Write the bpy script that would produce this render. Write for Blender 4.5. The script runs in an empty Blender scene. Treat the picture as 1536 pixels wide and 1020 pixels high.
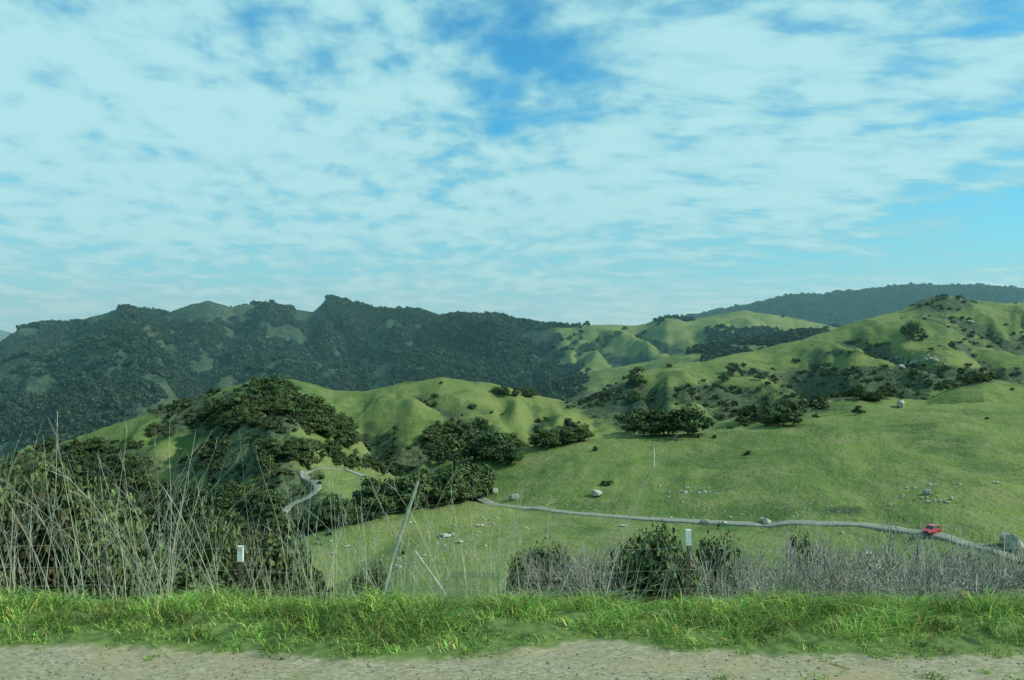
import bpy, math, numpy as np
from mathutils import Vector
rng = np.random.default_rng(7)
scene = bpy.context.scene
F = 1330.0; CX=768.0; CY=510.0
scene.view_settings.view_transform='Standard'
try: scene.view_settings.look='None'
except Exception: pass
scene.view_settings.exposure=0

# ------------------------------------------------------------ noise
_perm = np.random.default_rng(3).permutation(256); _perm=np.concatenate([_perm,_perm,_perm])
_ga = np.random.default_rng(4).uniform(0,2*np.pi,256); _gx=np.cos(_ga); _gy=np.sin(_ga)
def perlin(x,y,seed=0):
    x=np.asarray(x,float)+seed*17.31; y=np.asarray(y,float)+seed*9.17
    xi=np.floor(x).astype(int); yi=np.floor(y).astype(int)
    xf=x-xi; yf=y-yi; xi&=255; yi&=255
    u=xf*xf*xf*(xf*(xf*6-15)+10); v=yf*yf*yf*(yf*(yf*6-15)+10)
    def g(ix,iy,dx,dy):
        h=_perm[_perm[ix&255]+(iy&255)]
        return _gx[h]*dx+_gy[h]*dy
    a=g(xi,yi,xf,yf); b=g(xi+1,yi,xf-1,yf); c=g(xi,yi+1,xf,yf-1); d=g(xi+1,yi+1,xf-1,yf-1)
    return 1.4*((a*(1-u)+b*u)*(1-v)+(c*(1-u)+d*u)*v)
def fbm(x,y,o=4,seed=0):
    s=0;a=1;t=0
    for i in range(o):
        s=s+a*perlin(x*2**i,y*2**i,seed+i); t+=a; a*=.5
    return s/t
def sstep(a,b,x):
    t=np.clip((x-a)/(b-a),0,1); return t*t*(3-2*t)

# ------------------------------------------------------------ hills: crest bearing/height, distance, slope
def lay(pts,D,s,r,back,gam,gl,zs,seed,rough=1.0):
    p=np.array(pts,float)
    if np.isscalar(D): D=[(0,D)]
    d=np.array(D,float)
    return dict(p=p,d=d,s=s,r=r,b=back,gam=gam,gl=gl,zs=zs,seed=seed,rough=rough)
LAY=[
 lay([(-400,480),(0,494),(25,503),(60,525),(2000,560)],6500,.2,100,.2,20,600,80,1),
 lay([(-400,640),(900,560),(980,505),(1030,480),(1070,471),(1120,463),(1180,449),(1240,446),(1280,441),(1350,433),(1430,434),(1470,433),(1536,438),(1900,430)],2700,.3,120,.2,60,260,60,2),
 lay([(-400,500),(-100,518),(0,517),(30,493),(65,486),(100,487),(150,473),(190,463),(215,466),(250,472),(285,457),(310,450),(345,459),(390,456),(430,463),(470,467),(490,448),(520,453),(560,466),(620,467),(660,476),(740,476),(790,484),(835,490),(870,514),(930,545),(1000,600),(1900,640)],
     [(0,1600),(500,1750),(850,1500)],.40,25,.3,130,165,30,3,1.6),
 lay([(-400,560),(-100,555),(0,545),(40,530),(75,540),(130,512),(170,497),(205,500),(250,535),(300,592),(400,640),(1900,800)],1250,.5,25,.45,38,80,25,4),
 lay([(-400,640),(250,600),(330,560),(420,535),(480,545),(540,560),(600,535),(650,525),(720,545),(790,560),(850,600),(1900,800)],1330,.45,30,.4,66,110,24,14,1.5),
 lay([(-400,700),(750,560),(800,525),(835,494),(890,487),(940,489),(970,485),(1000,475),(1040,479),(1075,471),(1120,466),(1180,475),(1260,492),(1320,510),(1900,560)],1500,.35,40,.3,66,115,28,5),
 lay([(-400,800),(650,620),(720,600),(790,586),(850,572),(900,556),(960,545),(1030,528),(1100,515),(1200,500),(1300,500),(1900,540)],1080,.3,40,.35,40,80,18,6),
 lay([(-400,900),(780,700),(830,640),(870,606),(900,590),(950,562),(1000,548),(1060,541),(1110,530),(1200,510),(1270,487),(1350,466),(1385,450),(1420,443),(1450,450),(1500,455),(1536,452),(1900,430)],
     [(860,620),(1100,720),(1536,900)],.30,28,.3,34,72,15,7,1.1),
 lay([(-400,900),(960,690),(1040,645),(1100,628),(1180,605),(1290,592),(1390,600),(1440,576),(1475,566),(1510,572),(1536,578),(1900,570)],460,.26,13,.25,9,42,9,8),
 lay([(-400,950),(150,800),(250,700),(310,640),(380,592),(430,568),(460,574),(500,585),(545,588),(600,575),(660,567),(700,570),(740,576),(800,592),(850,602),(900,625),(960,660),(1100,760),(1900,900)],610,.33,26,.35,38,66,11,9),
 lay([(-400,760),(0,690),(100,662),(200,627),(300,597),(350,580),(390,570),(430,576),(480,605),(530,642),(555,680),(600,730),(700,820),(1900,1000)],420,.38,14,.4,22,46,9,10),
 lay([(-400,900),(100,775),(220,722),(280,690),(330,660),(375,632),(415,620),(445,630),(470,670),(500,725),(560,800),(1900,1000)],345,.45,8,.4,9,28,6,11),
 lay([(-400,900),(360,800),(400,755),(440,714),(480,702),(520,706),(560,714),(620,722),(680,742),(750,760),(1900,900)],315,.22,10,.3,2,30,6,12),
 lay([(-400,900),(500,790),(560,750),(600,724),(640,709),(700,690),(760,678),(850,663),(920,656),(1000,652),(1080,646),(1150,638),(1290,620),(1400,608),(1470,605),(1536,604),(1900,596)],262,.19,14,.2,3.6,36,6,13,.5),
 lay([(-400,1000),(330,870),(400,826),(480,800),(560,776),(640,761),(700,753),(760,764),(820,790),(1900,1000)],
     [(400,165),(700,200)],.30,5,.35,1.8,20,4,15,.4),
]
nb=np.array([(-50,-2.2),(7.2,-2.2),(9,-2.8),(12,-4.0),(20,-7.8),(40,-15.5),(80,-27),(120,-34.4),(150,-37.6),(165,-38.0),(190,-39.0),(210,-39.6),(300,-50),(500,-75),(900,-120),(2000,-200),(9000,-200)])
nl=np.array([(-50,-2.2),(7.2,-2.2),(9,-2.8),(12,-4.0),(20,-8.2),(40,-18),(80,-32),(120,-44),(160,-54),(210,-60),(300,-68),(500,-95),(900,-130),(2000,-200),(9000,-200)])
def H(X,Y):
    Yc=np.maximum(Y,30.0); px=np.clip(CX+F*X/Yc,-390,1890)
    w=sstep(330,640,px)*sstep(20,60,Y)+ (1-sstep(20,60,Y))*.6
    base=np.interp(Y,nb[:,0],nb[:,1])*w+np.interp(Y,nl[:,0],nl[:,1])*(1-w)
    base=base+fbm(X/26,Y/26,3,40)*sstep(12,80,Y)*1.1*(1-.85*w*sstep(130,150,Y)*(1-sstep(200,230,Y)))
    out=base
    for L in LAY:
        yc=np.interp(px,L['p'][:,0],L['p'][:,1]); D=np.interp(px,L['d'][:,0],L['d'][:,1])
        zc=(CY-yc)/F*D
        t=Y-D; s=np.where(t<0,L['s'],L['b'])
        h=zc-s*(np.sqrt(t*t+L['r']**2)-L['r'])
        gl=L['gl']
        wx=fbm(X/(gl*1.5),Y/(gl*1.5),2,L['seed']+50)*gl*.6
        sa=lambda v:np.sqrt(v*v+.006)
        rd=sa(perlin((X+wx)/gl,Y/(gl*2.6),L['seed']))*1.0+.42*sa(perlin((X+wx)/(gl*.42),Y/(gl*1.1),L['seed']+3))+.16*sa(perlin((X+wx)/(gl*.2),Y/(gl*.5),L['seed']+5))
        m=1-np.exp(-np.abs(zc-h)/L['zs'])
        h=h+(rd-.46)*L['gam']*m
        h=h+fbm(X/(D*.03),Y/(D*.03),4,L['seed']+20)*D*.0022*L['rough']
        k=np.clip(.005*Y,.3,6)
        d=np.clip((h-out)/k,-30,30)
        out=np.maximum(h,out)+k*.7*np.exp(-np.abs(d))*.6
    return out
NR,NC=860,1040
tt=np.linspace(math.log(2.0),math.log(9008.0),NR); Yr=np.exp(tt)-8
uu=np.linspace(-.98,.98,NC)
YY,UU=np.meshgrid(Yr,uu,indexing='ij'); XX=UU*(YY+8)
ZZ=H(XX,YY)
verge=fbm(XX/.5,YY/.5,3,90)*.03*sstep(5.9,6.6,YY)*(1-sstep(20,40,YY))
ZZ=ZZ+verge
def HG(x,y):
    x=np.asarray(x,float); y=np.asarray(y,float)
    fi=(np.log(np.maximum(y+8,2.001))-tt[0])/(tt[1]-tt[0]); fj=(x/(y+8)-uu[0])/(uu[1]-uu[0])
    fi=np.clip(fi,0,NR-1.001); fj=np.clip(fj,0,NC-1.001)
    i=fi.astype(int); j=fj.astype(int); a=fi-i; b=fj-j
    return (ZZ[i,j]*(1-b)+ZZ[i,j+1]*b)*(1-a)+(ZZ[i+1,j]*(1-b)+ZZ[i+1,j+1]*b)*a
YS=np.exp(np.linspace(math.log(30),math.log(8000),2600))
def hit(px,py):
    px=np.atleast_1d(np.asarray(px,float)); py=np.atleast_1d(np.asarray(py,float))
    res=np.zeros((len(px),3))
    for n in range(len(px)):
        X=(px[n]-CX)/F*YS; zr=(CY-py[n])/F*YS
        hh=HG(X,YS)>=zr
        i=int(np.argmax(hh)) if hh.any() else len(YS)-1
        res[n]=(X[i],YS[i],HG(X[i],YS[i]))
    return res

# ------------------------------------------------------------ helpers
def newmesh(name,V,Fc,mat=None,col=None,smooth=False,link=True,parent=None,fmats=None,mats=None):
    me=bpy.data.meshes.new(name)
    V=np.asarray(V,np.float32)
    if isinstance(Fc,np.ndarray):
        nf,k=Fc.shape
        me.vertices.add(len(V)); me.vertices.foreach_set('co',V.ravel())
        me.loops.add(nf*k); me.loops.foreach_set('vertex_index',Fc.astype(np.int32).ravel())
        me.polygons.add(nf); me.polygons.foreach_set('loop_start',np.arange(0,nf*k,k,dtype=np.int32))
        me.update(calc_edges=True); me.validate()
    else:
        me.from_pydata([tuple(map(float,v)) for v in V],[],[tuple(f) for f in Fc]); me.update()
    if col is not None:
        a=me.color_attributes.new('Col','FLOAT_COLOR','POINT')
        c=np.ones((len(V),4),np.float32); c[:,:col.shape[1]]=col
        a.data.foreach_set('color',c.ravel())
    if smooth: me.polygons.foreach_set('use_smooth',np.ones(len(me.polygons),bool))
    if mats:
        for m in mats: me.materials.append(m)
        if fmats is not None: me.polygons.foreach_set('material_index',np.asarray(fmats,np.int32))
    elif mat: me.materials.append(mat)
    ob=bpy.data.objects.new(name,me)
    if link: scene.collection.objects.link(ob)
    if parent: ob.parent=parent
    return ob
class NT:
    def __init__(s,t): s.t=t; s.N=t.nodes; s.L=t.links
    def n(s,ty,**k):
        x=s.N.new(ty)
        for a,b in k.items(): setattr(x,a,b)
        return x
    def set(s,sock,v):
        if isinstance(v,bpy.types.NodeSocket): s.L.new(v,sock)
        else: sock.default_value=v
    def math(s,op,a,b=0.0,c=None,clamp=False):
        x=s.n('ShaderNodeMath',operation=op,use_clamp=clamp); s.set(x.inputs[0],a); s.set(x.inputs[1],b)
        if c is not None: s.set(x.inputs[2],c)
        return x.outputs[0]
    def mix(s,f,a,b,bt='MIX'):
        x=s.n('ShaderNodeMix',data_type='RGBA',blend_type=bt); s.set(x.inputs[0],f); s.set(x.inputs[6],a); s.set(x.inputs[7],b); return x.outputs[2]
    def noise(s,vec,sc,det=4,rough=.55,dist=0):
        x=s.n('ShaderNodeTexNoise'); s.L.new(vec,x.inputs['Vector']); x.inputs['Scale'].default_value=sc; x.inputs['Detail'].default_value=det; x.inputs['Roughness'].default_value=rough; x.inputs['Distortion'].default_value=dist
        return x.outputs[0]
    def ramp(s,v,lo,hi,a=0.0,b=1.0):
        x=s.n('ShaderNodeMapRange',interpolation_type='SMOOTHSTEP'); s.set(x.inputs[0],v); x.inputs[1].default_value=lo; x.inputs[2].default_value=hi; x.inputs[3].default_value=a; x.inputs[4].default_value=b
        return x.outputs[0]
    def mapping(s,vec,sc=(1,1,1),rot=(0,0,0)):
        x=s.n('ShaderNodeMapping'); s.L.new(vec,x.inputs[0]); x.inputs['Scale'].default_value=sc; x.inputs['Rotation'].default_value=rot; return x.outputs[0]
def newmat(name,rough=.85,spec=.15):
    m=bpy.data.materials.new(name); m.use_nodes=True; t=NT(m.node_tree)
    b=m.node_tree.nodes['Principled BSDF']; b.inputs['Roughness'].default_value=rough; b.inputs['Specular IOR Level'].default_value=spec
    return m,t,b
def C(r,g,b): return (r,g,b,1.0)
def attrcol(t,name='Col'):
    a=t.n('ShaderNodeAttribute'); a.attribute_name=name; return a.outputs['Color']

# ------------------------------------------------------------ materials
def terrain_mat():
    m,t,b=newmat('terrain_grass',.95,.05)
    geo=t.n('ShaderNodeNewGeometry').outputs['Position']
    sep=t.n('ShaderNodeSeparateColor'); t.L.new(attrcol(t),sep.inputs[0]); R,G,B=sep.outputs
    n1=t.noise(geo,.012,3,.6); n2=t.noise(geo,.11,4,.65); n3=t.noise(geo,1.3,3,.7); n4=t.noise(geo,.035,5,.7,.6)
    g=t.mix(t.ramp(n1,.35,.65),C(.094,.152,.045),C(.150,.206,.062))
    g=t.mix(t.ramp(n2,.42,.70,0,.75),g,C(.195,.212,.092))
    g=t.mix(t.ramp(n4,.50,.64,0,.75),g,C(.062,.112,.039))
    g=t.mix(t.ramp(n3,.50,.75,0,.55),g,C(.050,.095,.031))
    sp=t.n('ShaderNodeSeparateXYZ'); t.L.new(geo,sp.inputs[0])
    wv=t.math('SINE',t.math('ADD',t.math('MULTIPLY',sp.outputs[2],3.2),t.math('MULTIPLY',n4,34)))
    g=t.mix(t.math('MULTIPLY',t.ramp(wv,.55,1,0,.35),t.ramp(n1,.4,.6)),g,C(.21,.21,.115))
    sc=t.mix(t.ramp(n3,.4,.6),C(.045,.072,.035),C(.105,.135,.078))
    sc=t.mix(t.ramp(t.noise(geo,.35,3,.7),.45,.62),sc,C(.028,.052,.026))
    gm=t.ramp(t.math('ADD',G,t.math('MULTIPLY',t.math('SUBTRACT',t.noise(geo,.05,5,.72),.5),1.3)),.30,.55)
    g=t.mix(gm,g,sc)
    fo=t.mix(t.ramp(n2,.4,.62),C(.020,.046,.032),C(.056,.092,.052))
    fm=t.ramp(t.math('ADD',R,t.math('MULTIPLY',t.math('SUBTRACT',t.noise(geo,.02,5,.7),.5),1.1)),.38,.6)
    g=t.mix(fm,g,fo)
    mp=t.mapping(geo,(.6,1.0,1))
    gv=t.mix(t.ramp(t.noise(mp,38,4,.8),.34,.68),C(.165,.160,.100),C(.37,.355,.245))
    gv=t.mix(t.ramp(t.noise(mp,5,4,.7),.40,.66,0,.5),gv,C(.22,.205,.125))
    gv=t.mix(t.ramp(t.noise(mp,1.2,3,.6),.46,.64,0,.8),gv,C(.31,.25,.145))
    gv=t.mix(t.ramp(t.noise(mp,3.2,5,.75),.56,.68,0,.5),gv,C(.15,.19,.07))
    eb=t.ramp(t.math('ADD',B,t.math('MULTIPLY',t.math('SUBTRACT',t.noise(geo,4.5,4,.7),.5),1.0)),.35,.65)
    g=t.mix(eb,g,gv)
    t.L.new(g,b.inputs['Base Color'])
    bp=t.n('ShaderNodeBump'); bp.inputs['Strength'].default_value=.9; bp.inputs['Distance'].default_value=1.3
    hh=t.math('ADD',t.math('MULTIPLY',t.noise(geo,.12,5,.65),1.5),t.math('MULTIPLY',n3,.3))
    t.L.new(hh,bp.inputs['Height'])
    # the gravel shoulder is smooth compared with the hillsides
    nm=t.n('ShaderNodeMix',data_type='VECTOR'); t.L.new(B,nm.inputs[0]); t.L.new(bp.outputs[0],nm.inputs[4])
    t.L.new(t.n('ShaderNodeNewGeometry').outputs['Normal'],nm.inputs[5])
    t.L.new(nm.outputs[1],b.inputs['Normal'])
    return m
def leaf_mat(name,base,hue=.25,trans=True):
    m,t,b=newmat(name,.75,.12)
    oi=t.n('ShaderNodeObjectInfo').outputs['Random']
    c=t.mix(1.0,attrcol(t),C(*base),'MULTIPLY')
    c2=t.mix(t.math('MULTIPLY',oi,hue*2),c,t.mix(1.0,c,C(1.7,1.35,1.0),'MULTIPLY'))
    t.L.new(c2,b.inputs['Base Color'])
    if trans:
        tr=t.n('ShaderNodeBsdfTranslucent'); t.L.new(c2,tr.inputs[0])
        ms=t.n('ShaderNodeMixShader'); ms.inputs[0].default_value=.25
        t.L.new(b.outputs[0],ms.inputs[1]); t.L.new(tr.outputs[0],ms.inputs[2])
        t.L.new(ms.outputs[0],m.node_tree.nodes['Material Output'].inputs[0])
    return m
def plain(name,c1,c2,sc=3,rough=.85,bump=0,spec=.15,coord='Object'):
    m,t,b=newmat(name,rough,spec)
    v=t.n('ShaderNodeTexCoord').outputs[coord]
    n=t.noise(v,sc,4,.65)
    t.L.new(t.mix(t.ramp(n,.35,.65),C(*c1),C(*c2)),b.inputs['Base Color'])
    if bump:
        bp=t.n('ShaderNodeBump'); bp.inputs['Strength'].default_value=.8; bp.inputs['Distance'].default_value=bump; t.L.new(n,bp.inputs['Height']); t.L.new(bp.outputs[0],b.inputs['Normal'])
    return m
M_ter=terrain_mat()
M_leaf=leaf_mat('oak_foliage',(.048,.090,.038),.35,trans=False)
M_far=leaf_mat('chaparral_foliage',(.038,.082,.050),.35,trans=False)
M_bush=leaf_mat('bush_foliage',(.062,.100,.040),trans=False)
M_brown=leaf_mat('thicket_foliage',(.048,.064,.038),.4,trans=False)
M_grass=leaf_mat('verge_grass',(.160,.315,.078))
M_bark=plain('bark',(.07,.06,.045),(.14,.125,.10),20)
M_twig=plain('bare_twig',(.17,.175,.14),(.38,.40,.33),3)
M_dry=plain('dry_weed',(.26,.29,.20),(.47,.50,.38),3)
M_stake=plain('weathered_wood',(.34,.37,.29),(.48,.51,.42),3)
M_rock=plain('rock',(.20,.21,.17),(.46,.47,.40),1.3,.9,.15)
M_asph=plain('old_asphalt',(.17,.19,.15),(.25,.27,.22),.6)
M_wood=plain('post_wood',(.09,.08,.06),(.17,.15,.12),8)
M_white=plain('white_paint',(.62,.66,.62),(.8,.82,.8),8)
M_metal=plain('rusty_steel',(.10,.07,.055),(.19,.15,.12),15)
M_wire=plain('wire',(.16,.17,.16),(.26,.27,.25),5,.5)

# ------------------------------------------------------------ terrain mesh
def pxpy(X,Y,Z):
    Yc=np.maximum(Y,5); return CX+F*X/Yc, CY-F*Z/Yc
PX,PY=pxpy(XX,YY,ZZ)
n_a=fbm(XX/160,YY/160,4,61)
def boxblur(a,k):
    for ax in (0,1):
        c=np.cumsum(np.concatenate([np.repeat(a.take([0],ax),k+1,ax),a,np.repeat(a.take([-1],ax),k,ax)],ax),ax)
        n_=a.shape[ax]
        a=(c.take(range(2*k+1,2*k+1+n_),ax)-c.take(range(0,n_),ax))/(2*k+1)
    return a
hollow=np.clip((boxblur(ZZ,9)-ZZ)/(YY*.0035+.5),-1,2)
def blob(x,y,cx,cy,rx,ry,yr):
    return np.exp(-((x-cx)/rx)**2-((y-cy)/ry)**2)*((YY>yr[0])&(YY<yr[1]))
forest=np.zeros_like(ZZ); scrub=np.zeros_like(ZZ); dirt=np.zeros_like(ZZ)
far=sstep(950,1080,YY)
leftm=1-sstep(800,880,PX)
forest=np.maximum(forest,far*leftm*(.72+.9*n_a))
forest=np.maximum(forest,sstep(2000,2200,YY)*.95)
scrub=np.maximum(scrub,far*leftm*.8)
midr=far*(1-leftm)*(1-sstep(2000,2200,YY))
forest=np.maximum(forest,midr*(.35+1.0*n_a+.25*hollow))
forest=np.maximum(forest,blob(PX,PY,1150,505,90,12,(900,2500))*.9)
for (a,b_,c,d,w) in [(930,600,80,26,1.3),(1060,592,110,14,1.1),(1280,582,110,18,1.2),(1400,565,110,14,1.3),(1160,610,100,12,1.1),(1410,457,60,14,.9),(1230,565,80,12,1.0),(1330,560,90,12,1.0),(1500,560,60,10,1.0),(1250,530,60,8,.6),(1130,560,40,10,.6),(1440,520,80,9,.6)]:
    scrub=np.maximum(scrub,blob(PX,PY,a,b_,c,d,(300,1000))*w)
scrub=np.maximum(scrub,np.clip(.12+.42*hollow,0,.62)*sstep(380,480,YY)*(1-sstep(950,1000,YY)))
forest=np.maximum(forest,blob(PX,PY,930,600,62,24,(420,900))*.8)
for (a,b_,c,d,w,y0,y1) in [(400,625,60,55,.9,280,500),(330,675,100,45,1.3,280,360),(310,625,80,35,1.0,360,500),(270,610,60,30,.9,360,500),(150,690,110,30,.8,300,500),(230,760,200,40,.9,120,420),(100,840,230,60,1.0,20,300),(620,760,150,20,.4,200,420),(700,650,80,45,.6,300,600),(60,700,80,50,.7,300,500),(620,625,60,20,.3,400,620),(1270,765,60,12,.45,160,260)]:
    scrub=np.maximum(scrub,blob(PX,PY,a,b_,c,d,(y0,y1))*w)
scrub=np.maximum(scrub,.62*(1-sstep(420,560,PX))*sstep(14,20,YY)*(1-sstep(280,420,YY)))
scrub=np.maximum(scrub,.45*sstep(12,18,YY)*(1-sstep(60,100,YY)))
def edgef(x): return 6.14+.34*fbm(x/1.6,x*0+3.3,3,77)-.10*np.clip(x,-3,3)/3+.36*np.exp(-((x-.7)/.7)**2)
edge=edgef(XX)
dirt=np.maximum(dirt,1-sstep(-.35,.35,YY-edge))
dirt=np.maximum(dirt,blob(PX,PY,715,735,22,14,(200,330))*.9)
col=np.stack([np.clip(forest,0,1),np.clip(scrub,0,1),np.clip(dirt,0,1)],-1).reshape(-1,3)
idx=np.arange(NR*NC).reshape(NR,NC)
fc=np.stack([idx[:-1,:-1],idx[:-1,1:],idx[1:,1:],idx[1:,:-1]],-1).reshape(-1,4)
ter=newmesh('hills_terrain',np.stack([XX,YY,ZZ],-1).reshape(-1,3),fc,M_ter,col.astype(np.float32),smooth=True)

# ------------------------------------------------------------ vegetation prototypes
def tube_mesh(segs,sides=4):
    V=[];Fc=[]
    for (p0,p1,r0,r1) in segs:
        p0=np.array(p0,float);p1=np.array(p1,float); d=p1-p0; l=np.linalg.norm(d)
        if l<1e-6: continue
        d/=l; a=np.cross(d,[0,0,1.0]) 
        if np.linalg.norm(a)<1e-3: a=np.array([1.0,0,0])
        a/=np.linalg.norm(a); b=np.cross(d,a); o=len(V)
        for k in range(sides):
            th=2*np.pi*k/sides; q=np.cos(th)*a+np.sin(th)*b
            V.append(p0+q*r0); V.append(p1+q*r1)
        for k in range(sides):
            k2=(k+1)%sides; Fc.append((o+2*k,o+2*k2,o+2*k2+1,o+2*k+1))
    return V,Fc
def leaves(pts,nrm,size,r,colr):
    n=len(pts)
    nn=nrm+r.normal(0,.55,(n,3)); nn/=np.linalg.norm(nn,axis=1)[:,None]
    a=np.cross(nn,r.normal(0,1,(n,3))); a/=np.linalg.norm(a,axis=1)[:,None]; b=np.cross(nn,a)
    s=size*r.uniform(.6,1.4,(n,1)); asp=r.uniform(.5,.9,(n,1))
    V=np.stack([pts-a*s,pts-b*s*asp,pts+a*s,pts+b*s*asp],1).reshape(-1,3)
    Fc=np.arange(4*n).reshape(n,4); colv=np.repeat(colr,4,axis=0)
    return V,Fc,colv
def tree_proto(name,seed,nleaf,leaf,lobes=12,wid=.6,trunk=.22,mat=None,low=.12,bark=None,core=True):
    r=np.random.default_rng(seed)
    Ls=[]
    for i in range(lobes):
        th=r.uniform(0,2*np.pi); rr=wid*.62*np.sqrt(r.uniform(0,1)); zz=low+.13+(1-low-.30)*(1-(rr/(wid*.75))**2)*r.uniform(.35,1.0)
        Ls.append((np.array([rr*np.cos(th),rr*np.sin(th),zz]),r.uniform(.13,.24)*np.array([1.15,1.15,.85])*(wid/.6)**.5,r.uniform(.65,1.35)))
    V=[];Fc=[];Cc=[];o=0;cnt=nleaf//lobes
    for c,ra,br in Ls:
        d=r.normal(0,1,(cnt,3)); d[:,2]=np.abs(d[:,2])*.9-.25; d/=np.linalg.norm(d,axis=1)[:,None]
        p=c+d*ra*r.uniform(.72,1.15,(cnt,1))
        cl=br*r.uniform(.6,1.45,(cnt,1))*np.array([[1,1,1]]); cl[:,0]*=r.uniform(.8,1.3,cnt)
        v,f,cc=leaves(p,d,leaf,r,cl); V.append(v);Fc.append(f+o);Cc.append(cc);o+=len(v)
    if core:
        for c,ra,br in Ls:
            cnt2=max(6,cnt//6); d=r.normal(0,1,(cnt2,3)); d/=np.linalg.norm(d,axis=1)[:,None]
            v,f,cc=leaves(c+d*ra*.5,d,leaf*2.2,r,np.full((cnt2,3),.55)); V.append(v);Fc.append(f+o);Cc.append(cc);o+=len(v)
    nl_=sum(len(f) for f in Fc)
    segs=[((0,0,-.12),(0.01,0,trunk*.6),.04,.032),((0.01,0,trunk*.6),(.02,.01,trunk+.12),.032,.02)]
    for c,ra,br in Ls: segs.append(((.01,0,trunk*r.uniform(.5,1)),tuple(c),.016,.004))
    tv,tf=tube_mesh(segs,5); 
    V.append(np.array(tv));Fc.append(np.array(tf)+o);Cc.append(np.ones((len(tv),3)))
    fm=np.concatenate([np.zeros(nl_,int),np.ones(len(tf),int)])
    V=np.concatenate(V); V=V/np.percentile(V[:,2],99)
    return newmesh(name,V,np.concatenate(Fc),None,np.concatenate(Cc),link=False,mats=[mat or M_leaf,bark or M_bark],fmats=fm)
def scatter(name,pts,scl,protos,rots=None,seed=0):
    r=np.random.default_rng(seed+100)
    n=len(pts); col_=bpy.data.collections.new(name+'_parts')
    for p in protos: col_.objects.link(p)
    me=bpy.data.meshes.new(name); me.vertices.add(n); me.vertices.foreach_set('co',np.asarray(pts,np.float32).ravel())
    a=me.attributes.new('scl','FLOAT_VECTOR','POINT'); s=np.asarray(scl,np.float32)
    if s.ndim==1:
        s=np.stack([s*r.uniform(.85,1.2,n),s*r.uniform(.85,1.2,n),s],-1)
    a.data.foreach_set('vector',s.astype(np.float32).ravel())
    a=me.attributes.new('rot','FLOAT_VECTOR','POINT'); rt=np.zeros((n,3),np.float32); rt[:,2]=r.uniform(0,6.28,n) if rots is None else rots; a.data.foreach_set('vector',rt.ravel())
    a=me.attributes.new('pick','INT','POINT'); a.data.foreach_set('value',r.integers(0,len(protos),n).astype(np.int32))
    me.update()
    ob=bpy.data.objects.new(name,me); scene.collection.objects.link(ob)
    ng=bpy.data.node_groups.new(name,'GeometryNodeTree')
    ng.interface.new_socket('Geometry',in_out='INPUT',socket_type='NodeSocketGeometry'); ng.interface.new_socket('Geometry',in_out='OUTPUT',socket_type='NodeSocketGeometry')
    gi=ng.nodes.new('NodeGroupInput'); go=ng.nodes.new('NodeGroupOutput'); ip=ng.nodes.new('GeometryNodeInstanceOnPoints')
    ci=ng.nodes.new('GeometryNodeCollectionInfo'); ci.inputs['Collection'].default_value=col_; ci.inputs['Separate Children'].default_value=True; ci.inputs['Reset Children'].default_value=True
    def na(nm,ty):
        x=ng.nodes.new('GeometryNodeInputNamedAttribute'); x.data_type=ty; x.inputs['Name'].default_value=nm; return x.outputs['Attribute']
    l=ng.links.new
    l(gi.outputs[0],ip.inputs['Points']); l(ci.outputs[0],ip.inputs['Instance']); ip.inputs['Pick Instance'].default_value=True
    l(na('pick','INT'),ip.inputs['Instance Index']); l(na('scl','FLOAT_VECTOR'),ip.inputs['Scale'])
    l(na('rot','FLOAT_VECTOR'),ip.inputs['Rotation']); l(ip.outputs[0],go.inputs[0])
    md=ob.modifiers.new('instances','NODES'); md.node_group=ng
    return ob
P_far=[tree_proto('chaparral_oak_%d'%i,10+i,100,.10,6,.62,.1,M_far,0.0,core=True) for i in range(4)]
P_mid=[tree_proto('oak_part_%d'%i,20+i,1300,.036,9+2*i,.5+.06*i,.2,M_leaf,.05) for i in range(5)]
P_near=[tree_proto('near_oak_part_%d'%i,30+i,5200,.017,18,.6,.2,M_bush,.02) for i in range(3)]
P_thick=[tree_proto('thicket_part_%d'%i,40+i,3000,.018,16,.65,.15,M_brown,.0) for i in range(3)]
P_scrub=[tree_proto('scrub_part_%d'%i,50+i,100,.10,6,.7,.1,M_bush,-.05) for i in range(3)]

n=120000; Yf=np.sqrt(rng.uniform(1000**2,1850**2,n)); pf=rng.uniform(-150,900,n); Xf=(pf-CX)/F*Yf
m=(fbm(Xf/160,Yf/160,4,61)*1.3+.62+.9*fbm(Xf/45,Yf/45,3,70))>.41
zf=HG(Xf,Yf); ppx,ppy=pxpy(Xf,Yf,zf)
g1=((ppx-150)/60)**2+((ppy-535)/38)**2<1; g2=((ppx-50)/40)**2+((ppy-570)/30)**2<1
m&=~((g1|g2)&(rng.uniform(0,1,n)<.88)); m&=(pf<850+rng.normal(0,15,n))
g3=(ppy<484)&(((ppx>250)&(ppx<345))|((ppx>440)&(ppx<490))|((ppx>100)&(ppx<180))); m&=~g3
pts=np.stack([Xf,Yf,zf-.8],-1)[m][:52000]
scatter('forested_ridge_trees',pts,np.abs(rng.normal(4.6,1.9,len(pts)))+1.4,P_far,seed=1)
n=24000; Yf=rng.uniform(2200,2850,n); pf=rng.uniform(960,1650,n); Xf=(pf-CX)/F*Yf; zf=HG(Xf,Yf)
mm=zf>-20; scatter('distant_forest',np.stack([Xf,Yf,zf-1],-1)[mm],rng.uniform(4,13,mm.sum())*np.where(rng.uniform(0,1,mm.sum())<.05,1.5,1),P_far,seed=2)
n=20000; Yf=rng.uniform(950,1700,n); pf=rng.uniform(800,1700,n); Xf=(pf-CX)/F*Yf; zf=HG(Xf,Yf)
dens=fbm(Xf/160,Yf/160,4,61)+.6*fbm(Xf/50,Yf/50,3,71)
ppx,ppy=pxpy(Xf,Yf,zf)
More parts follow.
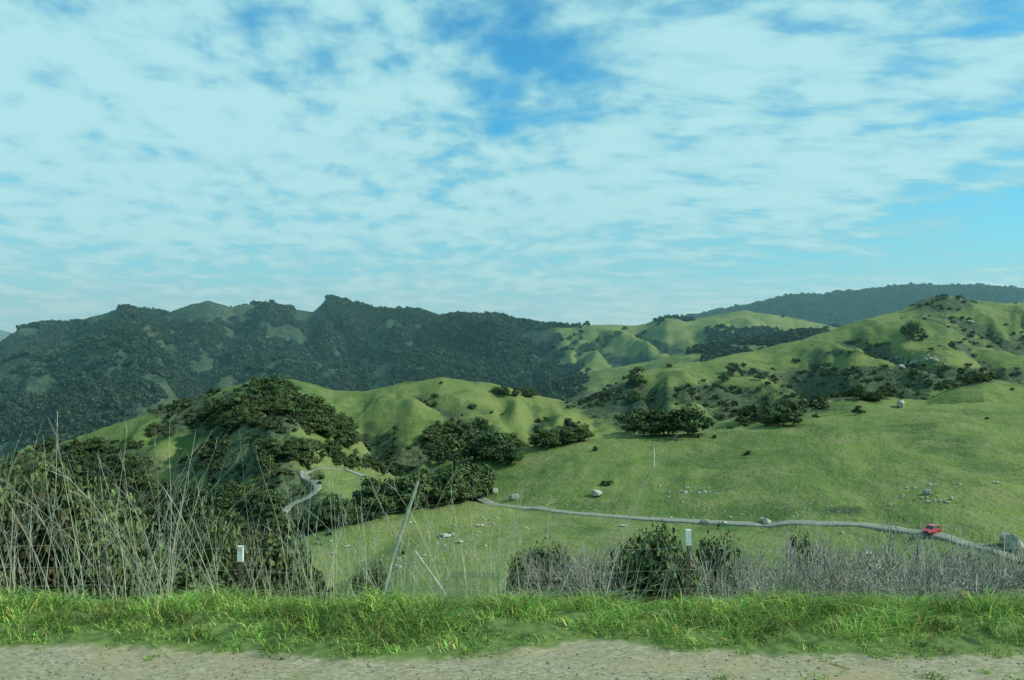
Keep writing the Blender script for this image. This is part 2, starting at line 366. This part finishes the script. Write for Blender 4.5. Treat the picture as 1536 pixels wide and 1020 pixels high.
ban=(np.abs(ppx-1150)<90)&(np.abs(ppy-506)<12)
mm=(dens>.22)|(ban&(dens>-.2)); scatter('hillside_oaks',np.stack([Xf,Yf,zf-.8],-1)[mm],rng.uniform(3,8,mm.sum()),P_far,seed=3)
n=70000; Yf=np.exp(rng.uniform(math.log(60),math.log(950),n)); pf=rng.uniform(-200,1750,n); Xf=(pf-CX)/F*Yf; zf=HG(Xf,Yf)
fi=np.clip(((np.log(Yf+8)-tt[0])/(tt[1]-tt[0])).astype(int),0,NR-1); fj=np.clip(((Xf/(Yf+8)-uu[0])/(uu[1]-uu[0])).astype(int),0,NC-1)
sm=scrub[fi,fj]; fo_=forest[fi,fj]
pr=np.clip(sm-.22,0,1)*1.1+np.clip(fo_-.2,0,1)+.005
mm=(rng.uniform(0,1,n)<pr)&(fbm(Xf/25,Yf/25,3,88)>-.12)&~((Yf>140)&(Yf<215)&(pf>700))
scatter('hillside_scrub',np.stack([Xf,Yf,zf-.2],-1)[mm],(rng.uniform(.7,2.3,mm.sum()))*np.clip(Yf[mm]/350,.5,1.4),P_scrub,seed=4)

def group(poly,n,hm,seed):
    r=np.random.default_rng(seed); poly=np.array(poly,float)
    x0,y0=poly.min(0);x1,y1=poly.max(0); out=[]
    while len(out)<n:
        x=r.uniform(x0,x1);y=r.uniform(y0,y1); ins=False;j=len(poly)-1
        for i in range(len(poly)):
            if (poly[i,1]>y)!=(poly[j,1]>y) and x<(poly[j,0]-poly[i,0])*(y-poly[i,1])/(poly[j,1]-poly[i,1])+poly[i,0]: ins=not ins
            j=i
        if ins: out.append((x,y))
    o=np.array(out); h=hit(o[:,0],o[:,1]); s=r.uniform(hm[0],hm[1],n)*np.where(r.uniform(0,1,n)<.3,.6,1.0)
    return h,s
GP=[([(350,645),(365,595),(390,580),(420,580),(465,610),(540,660),(535,685),(450,640),(415,622),(370,650)],90,(4.5,8.5)),
    ([(385,672),(470,672),(530,682),(500,705),(400,705)],34,(4,7)),
    ([(650,650),(700,635),(735,655),(775,672),(770,700),(640,700),(630,690)],62,(5,9.5)),
    ([(780,670),(860,657),(885,662),(820,674)],16,(4,6)),
    ([(940,645),(1030,645),(1035,655),(935,657)],18,(5,9)),
    ([(1105,630),(1200,620),(1190,640),(1110,638)],16,(3,6)),
    ([(1260,593),(1330,590),(1330,603),(1262,603)],16,(3,6)),
    ([(1340,590),(1480,560),(1490,570),(1350,600)],22,(2.5,4.5)),
    ([(500,693),(620,703),(600,715),(500,703)],20,(3,6)),
    ([(740,584),(800,590),(810,600),(745,592)],18,(4,7)),
    ([(440,795),(560,765),(640,745),(720,740),(720,752),(640,762),(560,780),(460,802)],80,(3.5,8.5)),
    ([(0,700),(120,690),(210,700),(250,740),(100,790),(0,790)],60,(4,8)),
    ([(180,760),(330,745),(440,765),(450,800),(380,830),(250,810)],80,(4,7.5)),
    ([(70,668),(150,668),(250,645),(260,660),(120,700)],22,(3,6)),
    ([(280,640),(340,605),(350,630),(340,650)],20,(3,6)),
    ([(870,512),(930,502),(900,527),(860,532)],20,(5,9)),
]
AP=[];AS=[]
for i,(p,n_,hm_) in enumerate(GP):
    h,s=group(p,n_,hm_,200+i); AP.append(h);AS.append(s)
AP=np.concatenate(AP);AS=np.concatenate(AS); AP[:,2]-=.3
scatter('oak_woodland',AP,np.stack([AS*1.1,AS*1.1,AS],-1),P_mid,seed=5)
for i,(x,y,hpx,w) in enumerate([(955,580,28,1.1),(1100,563,18,1.1),(1085,573,12,1.3),(1140,571,13,1.1),(1368,508,24,1.0),(1383,512,14,1.2),(855,650,22,.9),(1040,652,12,1.2),(1128,632,25,1.0),(1190,618,14,1.1),(1287,622,14,1.2),(890,487,7,1.3),(1160,636,18,1.2),(310,685,12,1.0),(640,660,8,1.1),(965,655,38,.95),(1010,652,26,1.1),(762,478,9,.8),(745,476,8,.9),(728,476,7,1)]):
    p=hit(x,y)[0]; h=hpx/F*p[1]
    ob=bpy.data.objects.new('oak_tree',P_mid[i%5].data); scene.collection.objects.link(ob)
    ob.location=(p[0],p[1],p[2]-.2); ob.scale=(h*w*1.1,h*w*1.1,h*1.05); ob.rotation_euler=(0,0,i*1.7)
def near_bush(name,protos,x,D,h,w,i):
    X=(x-CX)/F*D; Z=float(HG(X,D))
    ob=bpy.data.objects.new(name,protos[i%len(protos)].data); scene.collection.objects.link(ob); ob.location=(X,D,Z-.1); ob.scale=(w,w,h); ob.rotation_euler=(0,0,i*2.1)
for i,(x,D,yt,wpx) in enumerate([(1015,34,798,130),(968,38,812,110),(1068,36,808,110),(1042,31,845,90),(1110,40,850,70),(810,60,820,90),(850,66,824,70),(785,64,832,50),(1480,50,846,100),(1435,56,856,70),(1530,50,852,80),(1190,80,804,45),(1215,84,808,30),(565,75,850,50),(540,70,862,50),(440,60,850,70),(1160,55,862,70),(1270,52,868,80),(1350,48,872,70),(890,58,862,50)]):
    X=(x-CX)/F*D; h=(CY-yt)/F*D-float(HG(X,D)); near_bush('coyote_bush',P_near,x,D,max(h,1),wpx/F*D*1.0,i)
tp=[];ts=[]
for i in range(230):
    x=rng.uniform(-150,440); D=rng.uniform(24,100); X=(x-CX)/F*D; Z=float(HG(X,D))
    yt=rng.uniform(735,870)+max(0,x-220)*.3
    if x<110: yt-=45
    if 225<x<290 and yt<860: yt=rng.uniform(850,880)
    h=(CY-yt)/F*D-Z
    if h<.8 or h>13: continue
    tp.append((X,D,Z-.1)); w=min(h*.8,3.6)*rng.uniform(.7,1.2); ts.append((w,w,h))
scatter('thicket',np.array(tp),np.array(ts),P_thick+P_near[:2],seed=6)

def bare_proto(name,seed):
    r=np.random.default_rng(seed); segs=[]
    def grow(p,d,l,rad,dep):
        q=p+d*l; segs.append((p,q,rad,rad*.72))
        if dep==0: return
        for _ in range(3 if dep==4 or dep==2 else 2):
            nd=d+r.normal(0,.42,3)+np.array([0,0,.04]); nd/=np.linalg.norm(nd)
            grow(p+d*l*r.uniform(.55,1),nd,l*r.uniform(.65,.92),rad*.68,dep-1)
    for s in range(4):
        d=np.array([r.normal(0,.5),r.normal(0,.5),1.0]); d/=np.linalg.norm(d); grow(np.zeros(3),d,.26,.015,5)
    v,f=tube_mesh(segs,3); v=np.array(v); v=v/np.percentile(v[:,2],98); return newmesh(name,v,np.array(f),M_twig,link=False)
P_bare=[bare_proto('bare_shrub_part_%d'%i,60+i) for i in range(5)]
bp_=[];bs=[]
for i in range(56):
    x=rng.uniform(1080,1560) if i<46 else rng.uniform(840,980); D=rng.uniform(22,50); X=(x-CX)/F*D; Z=float(HG(X,D)); yt=rng.uniform(808,885)
    h=(CY-yt)/F*D-Z
    if h<.8: continue
    bp_.append((X,D,Z)); w=h*rng.uniform(.6,.9); bs.append((w,w,h))
scatter('bare_shrubs',np.array(bp_),np.array(bs),P_bare,seed=7)

# ------------------------------------------------------------ roads
def ribbon(name,pts,w,mat,off=.10,sub=14):
    P=np.array(pts,float); n=len(P); T=np.linspace(0,n-1,(n-1)*sub+1)
    def cr(v):
        out=[]
        for q in T:
            i=min(int(q),n-2); f=q-i; p0=v[max(i-1,0)];p1=v[i];p2=v[i+1];p3=v[min(i+2,n-1)]
            out.append(.5*((2*p1)+(-p0+p2)*f+(2*p0-5*p1+4*p2-p3)*f*f+(-p0+3*p1-3*p2+p3)*f**3))
        return np.array(out)
    x=cr(P[:,0]);y=cr(P[:,1]); dx=np.gradient(x);dy=np.gradient(y); l=np.hypot(dx,dy)+1e-9; nx=-dy/l;ny=dx/l
    V=[];K=5
    for a in np.linspace(-.5,.5,K):
        X=x+nx*w*a;Y=y+ny*w*a; V.append(np.stack([X,Y,HG(X,Y)+off],-1))
    V=np.stack(V,1); zm=V[:,:,2].max(1,keepdims=True); V[:,:,2]=V[:,:,2]*.5+zm*.5
    s0=V[:,:1].copy(); s0[:,:,2]-=.8; s1=V[:,-1:].copy(); s1[:,:,2]-=.8; V=np.concatenate([s0,V,s1],1); K+=2
    m_=len(x); idx=np.arange(m_*K).reshape(m_,K); fc=np.stack([idx[:-1,:-1],idx[:-1,1:],idx[1:,1:],idx[1:,:-1]],-1).reshape(-1,4)
    return newmesh(name,V.reshape(-1,3),fc,mat),x,y
rp=[((px-CX)/F*D,D) for px,D in [(1900,110),(1700,130),(1536,148),(1470,155),(1397,164),(1300,174),(1200,179),(1100,184),(1000,190),(900,197),(820,204),(760,210),(720,222),(690,240),(650,262)]]
road,rx,ry=ribbon('valley_road',rp,2.7,M_asph,.08)
def rpt(l): return [tuple(hit(a,b)[0][:2]) for a,b in l]
ribbon('winding_road',rpt([(545,716),(520,706),(495,703),(470,706),(455,714),(470,724),(476,734),(462,746),(440,756),(424,768)]),2.7,M_asph,.25)
ribbon('lower_road',rpt([(235,770),(262,778),(272,788),(250,800),(238,812),(250,825),(262,840),(268,856)]),2.4,M_asph,.3)

def fence(name,pts,hp,rp_,wires,rw,post_mat):
    root=bpy.data.objects.new(name,None); scene.collection.objects.link(root)
    segs=[];ws=[]
    prev=None
    for (x,y) in pts:
        z=float(HG(x,y)); segs.append(((x,y,z-.3),(x+.02,y,z+hp),rp_,rp_*.85))
        if prev:
            for a in wires: ws.append(((prev[0],prev[1],prev[2]+a*hp),(x,y,z+a*hp),rw,rw))
        prev=(x,y,z)
    v,f=tube_mesh(segs,6); newmesh('posts',np.array(v),f,post_mat,parent=root)
    if ws: v,f=tube_mesh(ws,3); newmesh('wires',np.array(v),f,M_wire,parent=root)
    return root
i0=np.linspace(20,len(rx)-40,42).astype(int)
fence('field_fence',[(rx[i]+.5,ry[i]+5.5) for i in i0],1.25,.07,[.5,.9],.008,M_wood)
fence('field_fence',[((p-CX)/F*D,D) for p,D in zip(np.linspace(700,1560,26),np.linspace(150,128,26))],1.2,.05,[.5,.9],.007,M_wood)

root=bpy.data.objects.new('wire_fence',None); scene.collection.objects.link(root)
pl=[(-5.6,12.2),(-3.68,12.0),(-1.3,12.0),(2.39,12.0),(5.6,12.1),(9,12.2),(-9,12.4)]
pl.sort(); zt=-2.58
vv=[];ff=[];wv=[];wf=[]
for i,(x,y) in enumerate(pl):
    z=float(HG(x,y)); tz=zt if abs(x-2.39)<.1 else zt-.22
    if x in(-1.3,5.6): continue
    for (a,b,c,d) in [(-.028,.028,-.004,.004),(-.004,.004,.0045,.035)]:
        o=len(vv)
        for zz in (z-.4,tz):
            vv+= [(x+a,y+c,zz),(x+b,y+c,zz),(x+b,y+d,zz),(x+a,y+d,zz)]
        ff+=[(o,o+1,o+5,o+4),(o+1,o+2,o+6,o+5),(o+2,o+3,o+7,o+6),(o+3,o,o+4,o+7),(o+4,o+5,o+6,o+7)]
    if abs(x+5.6)<.1: continue
    o=len(wv)
    for zz in (tz-.2,tz+.01):
        wv+=[(x-.036,y-.012,zz),(x+.036,y-.012,zz),(x+.036,y+.045,zz),(x-.036,y+.045,zz)]
    wf+=[(o,o+1,o+5,o+4),(o+1,o+2,o+6,o+5),(o+2,o+3,o+7,o+6),(o+3,o,o+4,o+7),(o+4,o+5,o+6,o+7),(o+3,o+2,o+1,o)]
newmesh('posts',vv,ff,M_metal,parent=root); newmesh('post_caps',wv,wf,M_white,parent=root)
ws=[]
for dz in (-.22,-.52,-.78,-1.0):
    for i in range(len(pl)-1):
        a=pl[i];b=pl[i+1]; K=8
        for k in range(K):
            f0=k/K;f1=(k+1)/K; sg=lambda f:-.05*4*f*(1-f)
            ws.append(((a[0]+(b[0]-a[0])*f0,a[1]+(b[1]-a[1])*f0-.02,zt+dz+sg(f0)),(a[0]+(b[0]-a[0])*f1,a[1]+(b[1]-a[1])*f1-.02,zt+dz+sg(f1)),.0024,.0024))
v,f=tube_mesh(ws,4); newmesh('wires',np.array(v),f,M_wire,parent=root)
def wp(px,py,D): return ((px-CX)/F*D,D,(CY-py)/F*D)
a=wp(627,722,11.5);b=wp(588,840,11.6); e=(b[0]-.25,b[1],float(HG(b[0]-.25,b[1]))-.1)
v,f=tube_mesh([(e,b,.024,.024),(b,a,.024,.020)],6); newmesh('leaning_stake',np.array(v),f,M_stake)
a=wp(622,826,11.0);b=wp(664,885,10.8); e=(b[0]+.3,b[1],float(HG(b[0]+.3,b[1]))-.1)
v,f=tube_mesh([(e,b,.015,.015),(b,a,.015,.012)],6); newmesh('leaning_stake',np.array(v),f,M_stake)

# ------------------------------------------------------------ verge grass
def blades(name,X,Y,Z,hh,wd,lean,cols,mat):
    n=len(X); th=rng.uniform(0,2*np.pi,n); 
    ax=np.cos(th)*wd/2; ay=np.sin(th)*wd/2
    ld=rng.uniform(0,2*np.pi,n); lx=np.cos(ld)*lean*hh*1.3+hh*.35; ly=np.sin(ld)*lean*hh*.5
    V=np.zeros((n,5,3),np.float32)
    V[:,0]=np.stack([X-ax,Y-ay,Z],-1);V[:,1]=np.stack([X+ax,Y+ay,Z],-1)
    mx=X+lx*.35;my=Y+ly*.35;mz=Z+hh*.6
    V[:,2]=np.stack([mx+ax*.8,my+ay*.8,mz],-1);V[:,3]=np.stack([mx-ax*.8,my-ay*.8,mz],-1)
    V[:,4]=np.stack([X+lx,Y+ly,Z+hh*(1-.25*lean)],-1)
    b=np.arange(n)[:,None]*5
    T=np.concatenate([b+[[0,1,2]],b+[[0,2,3]],b+[[3,2,4]]],0)
    return newmesh(name,V.reshape(-1,3),T,mat,np.repeat(cols,5,axis=0))
n=150000; X=rng.uniform(-7.5,7.5,n); Y=rng.uniform(5.4,9.0,n)
e_=edgef(X)
cl=fbm(X/.35,Y/.35,3,95); keep=(Y-e_+.55*cl>.02)|((cl>.34)&(Y>e_-.55)); keep&=rng.uniform(0,1,n)<np.clip(.68+1.5*cl,.06,1)
X=X[keep];Y=Y[keep];cl=cl[keep];e_=e_[keep];Z=HG(X,Y)-.01
tall=fbm(X/.8,Y/1.2,2,99)
hh=rng.uniform(.04,.16,len(X))*(1+1.5*cl+1.2*tall)*np.clip(.3+(Y-e_)*1.2,.22,1.15); 
hh=np.maximum(hh,.02)
br=rng.uniform(.5,1.4,(len(X),1))*np.clip(1+1.2*fbm(X/.6,Y/.3,3,97),.3,1.8)[:,None]
cc=np.ones((len(X),3))*br; cc[:,0]*=rng.uniform(.7,1.5,len(X)); dry=rng.uniform(0,1,len(X))<.07; cc[dry]*=[2.1,1.1,2.2]
blades('verge_grass',X,Y,Z,hh,rng.uniform(.004,.011,len(X)),1.0,cc,M_grass)

segs=[]
def weed(x,y,h,lx,ly,r0=.0042,side=2):
    z=float(HG(x,y)); p=np.array([x,y,z-.02]); K=7; d=np.array([lx*.4,ly*.3,1.0]); prev=p
    for k in range(K):
        d=d+np.array([lx,ly,0])*.10+rng.normal(0,.03,3); d/=np.linalg.norm(d); q=prev+d*h/K; segs.append((prev,q,r0*(1-k/K*.7),r0*(1-(k+1)/K*.7))); prev=q
        if k>=3:
            for _ in range(rng.integers(0,side+1)):
                e=d+rng.normal(0,.38,3); e/=np.linalg.norm(e); l=h*rng.uniform(.05,.14); q2=q+e*l; segs.append((q,q2,r0*.4,r0*.25))
cen=[(rng.uniform(-6.5,-.2),rng.uniform(8,11)) for _ in range(50)]
for (cx,cy) in cen:
    u=cx/cy*F+CX; dens=1.0 if u<450 else .8
    for _ in range(int(rng.integers(4,12)*dens)):
        hmax=2.0 if u<350 else 1.6
        weed(cx+rng.normal(0,.12),cy+rng.normal(0,.2),rng.uniform(.7,hmax),rng.normal(-.10,.45),rng.normal(0,.25),rng.uniform(.0022,.005))
for _ in range(70):
    cx,cy=rng.uniform(-1.5,6),rng.uniform(8,10.5)
    for _ in range(4): weed(cx+rng.normal(0,.08),cy,rng.uniform(.5,1.35),rng.normal(.1,.6),rng.normal(0,.3),.0028)
for (x0,y0,l) in [(-5.1,9,1.0),(-4.2,9,.9),(-1.0,9.5,.5),(.9,9,-.5),(-3.4,8.6,.8)]:
    weed(x0,y0,1.9,-l,0,.009,3)
v,f=tube_mesh(segs,3); newmesh('dry_weeds',np.array(v),f,M_dry)

def rock_mesh(name,seed,sub=3,flat=.65):
    import bmesh
    bm=bmesh.new(); bmesh.ops.create_icosphere(bm,subdivisions=sub,radius=.5)
    r=np.random.default_rng(seed); pl=[(lambda v:(v/np.linalg.norm(v),r.uniform(.24,.42)))(r.normal(0,1,3)) for _ in range(13)]
    for v in bm.verts:
        c=np.array(v.co)
        for nn,d in pl:
            k=c@nn-d
            if k>0: c=c-nn*k*.95
        c=c*(1+.22*perlin(c[0]*4+seed,c[1]*4+c[2]*4)); c[2]*=flat; v.co=c
    me=bpy.data.meshes.new(name); bm.to_mesh(me); bm.free(); me.materials.append(M_rock); return me
RM=[rock_mesh('rock_%d'%i,i+1,3,.6+.1*(i%3)) for i in range(5)]
for i,(x,y,wpx,hp) in enumerate([(893,745,20,18),(1148,785,22,14),(1057,786,18,10),(1085,786,14,10),(1303,832,20,8),(1305,855,38,16),(1516,822,40,38),(1390,742,14,12),(1493,725,10,6),(1427,750,8,8),(665,806,24,10),(598,852,16,8),(770,750,20,14),(720,790,14,8),(1351,612,16,18),(1372,548,24,10),(1400,545,16,9),(1350,552,14,8),(935,790,12,7),(1208,812,12,6),(1262,800,8,5),(1455,485,12,6),(740,740,16,12),(520,820,10,5),(690,815,14,7)]):
    p=hit(x,y)[0]; w=wpx/F*p[1]; h=hp/F*p[1]
    ob=bpy.data.objects.new('boulder',RM[i%5]); scene.collection.objects.link(ob); ob.location=(p[0],p[1],p[2]+h*.22); ob.scale=(w,w*.9,h*1.35); ob.rotation_euler=(0,0,i*1.3)
ro=[bpy.data.objects.new('stone_part_%d'%i,RM[i]) for i in range(5)]
sp_=[];ss=[]
for (cx,cy,rx_,ry_,n_,s0,s1) in [(1040,738,35,10,24,.4,1.3),(1390,745,60,20,22,.3,1.2),(1110,742,80,12,14,.3,.7),(700,800,90,25,44,.3,1.1),(1150,770,200,10,26,.3,.8),(880,760,60,8,10,.3,.7),(560,830,80,18,16,.3,.9),(1375,545,50,12,60,1,2.8),(1430,480,60,20,26,1,3),(1200,820,200,14,20,.2,.6),(1100,600,300,25,30,.6,1.8),(640,600,150,25,10,.5,1.2)]:
    q=hit(rng.normal(cx,rx_*.6,n_),rng.normal(cy,ry_*.6,n_)); sp_.append(q); ss.append(rng.uniform(s0,s1,n_))
scatter('scattered_stones',np.concatenate(sp_),np.concatenate(ss),ro,seed=8)
n=3500; X=rng.uniform(-6,6,n);Y=rng.uniform(4.2,6.3,n)
ro2=[bpy.data.objects.new('gravel_part_%d'%i,rock_mesh('gravel_%d'%i,20+i,1)) for i in range(3)]
scatter('gravel',np.stack([X,Y,HG(X,Y)+.002],-1),np.abs(rng.normal(.008,.008,n))+.005,ro2,seed=9)

# ------------------------------------------------------------ red car
def build_car(loc,rotz,zoff):
    root=bpy.data.objects.new('red_car',None); scene.collection.objects.link(root)
    paint,t,b=newmat('red_paint',.3,.5); b.inputs['Base Color'].default_value=C(.38,.012,.04); b.inputs['Coat Weight'].default_value=.5
    glass,t,b=newmat('window_glass',.08,.5); b.inputs['Base Color'].default_value=C(.012,.016,.018)
    rub,t,b=newmat('tyre',.9,.1); b.inputs['Base Color'].default_value=C(.015,.015,.015)
    chrome,t,b=newmat('headlamp',.2,.5); b.inputs['Base Color'].default_value=C(.7,.7,.68)
    st=[(-2.15,.72,.45,.80),(-2.1,.82,.32,.95),(-1.4,.88,.28,1.0),(0,.9,.26,1.0),(.9,.89,.28,.98),(1.6,.86,.30,.90),(2.05,.80,.34,.80),(2.18,.68,.42,.70)]
    V=[];Fc=[]
    for x,w,z0,z1 in st:
        V+=[(x,-w,z0+.06),(x,-w*1.0,z1-.22),(x,-w*.93,z1-.04),(x,-w*.7,z1),(x,w*.7,z1),(x,w*.93,z1-.04),(x,w,z1-.22),(x,w,z0+.06),(x,w*.8,z0),(x,-w*.8,z0)]
    for i in range(len(st)-1):
        for k in range(10):
            k2=(k+1)%10; Fc.append((i*10+k,i*10+k2,(i+1)*10+k2,(i+1)*10+k))
    Fc.append(tuple(range(9,-1,-1))); o=(len(st)-1)*10; Fc.append(tuple(range(o,o+10)))
    newmesh('body',V,Fc,paint,smooth=False,parent=root)
    def loft(name,rows,mat):
        V=[];Fc=[]
        for r_ in rows: V+=r_
        k=len(rows[0])
        for i in range(len(rows)-1):
            for a in range(k): Fc.append((i*k+a,i*k+(a+1)%k,(i+1)*k+(a+1)%k,(i+1)*k+a))
        Fc.append(tuple(range(k-1,-1,-1))); o=(len(rows)-1)*k; Fc.append(tuple(range(o,o+k)))
        return newmesh(name,V,Fc,mat,parent=root)
    def ringr(x0,x1,w,z): return [(x0,-w,z),(x1,-w,z),(x1,w,z),(x0,w,z)]
    loft('windows',[ringr(-1.85,1.0,.80,.96),ringr(-1.45,.30,.66,1.42)],glass)
    loft('roof',[ringr(-1.5,.35,.68,1.415),ringr(-1.35,.2,.6,1.5)],paint)
    for nm,(xa,xb) in dict(pillar_a=(1.02,.33),pillar_b=(-.42,-.45),pillar_c=(-1.8,-1.45)).items():
        sg=[((xa,s*.81,.95),(xb,s*.67,1.43),.04,.04) for s in(-1,1)]
        v,f=tube_mesh(sg,5); newmesh(nm,np.array(v),f,paint,parent=root)
    for i,(x,y) in enumerate([(-1.35,-.8),(-1.35,.8),(1.35,-.8),(1.35,.8)]):
        V=[];n_=20
        for s in(-.11,.11):
            for k in range(n_): V.append((x+.33*math.cos(6.283*k/n_),y+s,.33+.33*math.sin(6.283*k/n_)))
        Fc=[(k,(k+1)%n_,n_+(k+1)%n_,n_+k) for k in range(n_)]+[tuple(range(n_-1,-1,-1)),tuple(range(n_,2*n_))]
        newmesh('wheel_%d'%(i+1),V,Fc,rub,parent=root)
    for s in(-1,1): loft('headlamp_'+('l' if s<0 else 'r'),[[(2.12,s*.62-.13,.62),(2.12,s*.62+.13,.62),(2.12,s*.62+.13,.74),(2.12,s*.62-.13,.74)],[(2.21,s*.6-.11,.63),(2.21,s*.6+.11,.63),(2.2,s*.6+.11,.72),(2.2,s*.6-.11,.72)]],chrome)
    loft('grille',[[(2.1,-.4,.5),(2.1,.4,.5),(2.1,.4,.66),(2.1,-.4,.66)],[(2.2,-.38,.51),(2.2,.38,.51),(2.2,.38,.65),(2.2,-.38,.65)]],rub)
    root.location=(loc[0],loc[1],zoff); root.rotation_euler=(0,0,rotz); root.scale=(.95,1.0,1.05)
D=164; X=(1397-CX)/F*D
build_car((X,D),math.radians(218),float(HG(X,D))+.16)

# ------------------------------------------------------------ haze: thin air volume over the far valleys
hm=bpy.data.materials.new('haze'); hm.use_nodes=True; ht=hm.node_tree
for nn in list(ht.nodes):
    if nn.type!='OUTPUT_MATERIAL': ht.nodes.remove(nn)
vs=ht.nodes.new('ShaderNodeVolumeScatter'); vs.inputs['Color'].default_value=C(.42,.90,1.0); vs.inputs['Density'].default_value=.00014; vs.inputs['Anisotropy'].default_value=.2
ht.links.new(vs.outputs[0],ht.nodes['Material Output'].inputs['Volume'])
bx=[(-5000,500,-400),(5000,500,-400),(5000,7500,-400),(-5000,7500,-400),(-5000,500,330),(5000,500,330),(5000,7500,330),(-5000,7500,330)]
newmesh('haze',bx,[(0,3,2,1),(4,5,6,7),(0,1,5,4),(1,2,6,5),(2,3,7,6),(3,0,4,7)],hm)

# ------------------------------------------------------------ sky, sun, camera
SE=math.radians(37); SA=math.radians(100)
w=bpy.data.worlds.new('World'); scene.world=w; w.use_nodes=True; t=NT(w.node_tree); bg=w.node_tree.nodes['Background']
sky=t.n('ShaderNodeTexSky',sky_type='NISHITA'); sky.sun_disc=False; sky.sun_elevation=SE; sky.sun_rotation=SA; sky.altitude=300; sky.ozone_density=1.5
d=t.n('ShaderNodeTexCoord').outputs['Generated']; sp=t.n('ShaderNodeSeparateXYZ'); t.L.new(d,sp.inputs[0]); dx,dy,dz=sp.outputs
zc=t.math('ADD',t.math('MAXIMUM',dz,0.0),.16)
cv=t.n('ShaderNodeCombineXYZ'); t.set(cv.inputs[0],t.math('DIVIDE',dx,zc)); t.set(cv.inputs[1],t.math('DIVIDE',dy,zc)); P=cv.outputs[0]
puff=t.noise(t.mapping(P,(1,.72,1),(0,0,.3)),8.5,3,.55,.1)
puff2=t.noise(t.mapping(P,(1,.8,1),(0,0,-.3)),3.2,4,.55,.2)
big=t.noise(P,1.1,3,.5)
strk=t.noise(t.mapping(P,(1.5,2.4,1),(0,0,-.35)),3.0,5,.58,.2)
fr=t.ramp(dx,-.02,.20,0,.7)
pf_=t.math('ADD',t.math('MULTIPLY',puff,.60),t.math('MULTIPLY',puff2,.40))
det=t.math('ADD',t.math('MULTIPLY',pf_,t.math('SUBTRACT',1.0,fr)),t.math('MULTIPLY',strk,fr))
den=t.math('ADD',t.math('MULTIPLY',det,1.0),t.math('MULTIPLY',big,.28))
def dirblob(px,py,rx,rz,amp):
    v=Vector(((px-CX)/F,1,(CY-py)/F)); v.normalize()
    a=t.math('DIVIDE',t.math('SUBTRACT',dx,v.x),rx/F); b=t.math('DIVIDE',t.math('SUBTRACT',dz,v.z),rz/F)
    r2=t.math('ADD',t.math('MULTIPLY',a,a),t.math('MULTIPLY',b,b)); dyp=t.math('GREATER_THAN',dy,0.0)
    return t.math('MULTIPLY',t.math('MULTIPLY',t.math('EXPONENT',t.math('MULTIPLY',r2,-1.0)),amp),dyp)
for a in [(810,120,110,70,-.17),(780,20,60,50,-.12),(1510,320,140,50,-.25),(1230,395,230,20,-.13),(240,180,420,170,.09),(1100,130,170,100,.09),(1030,290,400,60,.09),(200,400,200,20,-.04),(1480,30,90,40,-.07)]:
    den=t.math('ADD',den,dirblob(*a))
cov=t.ramp(den,.43,.69)
hz=t.ramp(dz,.0,.24,1,0)
skyc=t.mix(1.0,sky.outputs[0],C(.36,1.42,1.70),'MULTIPLY')
hazec=C(2.7,6.6,7.5); cloudc=C(4.6,8.0,8.4)
skyc=t.mix(t.math('MULTIPLY',hz,.75),skyc,hazec)
cc_=t.mix(t.ramp(den,.54,.78),C(2.8,6.2,7.2),cloudc)
cl_=t.mix(t.math('MULTIPLY',cov,t.math('SUBTRACT',.95,t.math('MULTIPLY',hz,.15))),skyc,cc_)
t.L.new(cl_,bg.inputs[0]); bg.inputs[1].default_value=.1
sd=bpy.data.lights.new('sun','SUN'); sd.energy=4.5; sd.angle=math.radians(.5); sd.color=(1,.96,.82)
so=bpy.data.objects.new('sun',sd); scene.collection.objects.link(so)
dirv=Vector((math.sin(SA)*math.cos(SE),math.cos(SA)*math.cos(SE),math.sin(SE)))
so.rotation_euler=dirv.to_track_quat('Z','Y').to_euler(); so.location=dirv*50
cam=bpy.data.cameras.new('camera'); co=bpy.data.objects.new('camera',cam); scene.collection.objects.link(co)
cam.sensor_width=36; cam.lens=36*F/1536; cam.clip_start=.1; cam.clip_end=20000
co.location=(0,0,0); co.rotation_euler=(math.radians(90),0,0); scene.camera=co
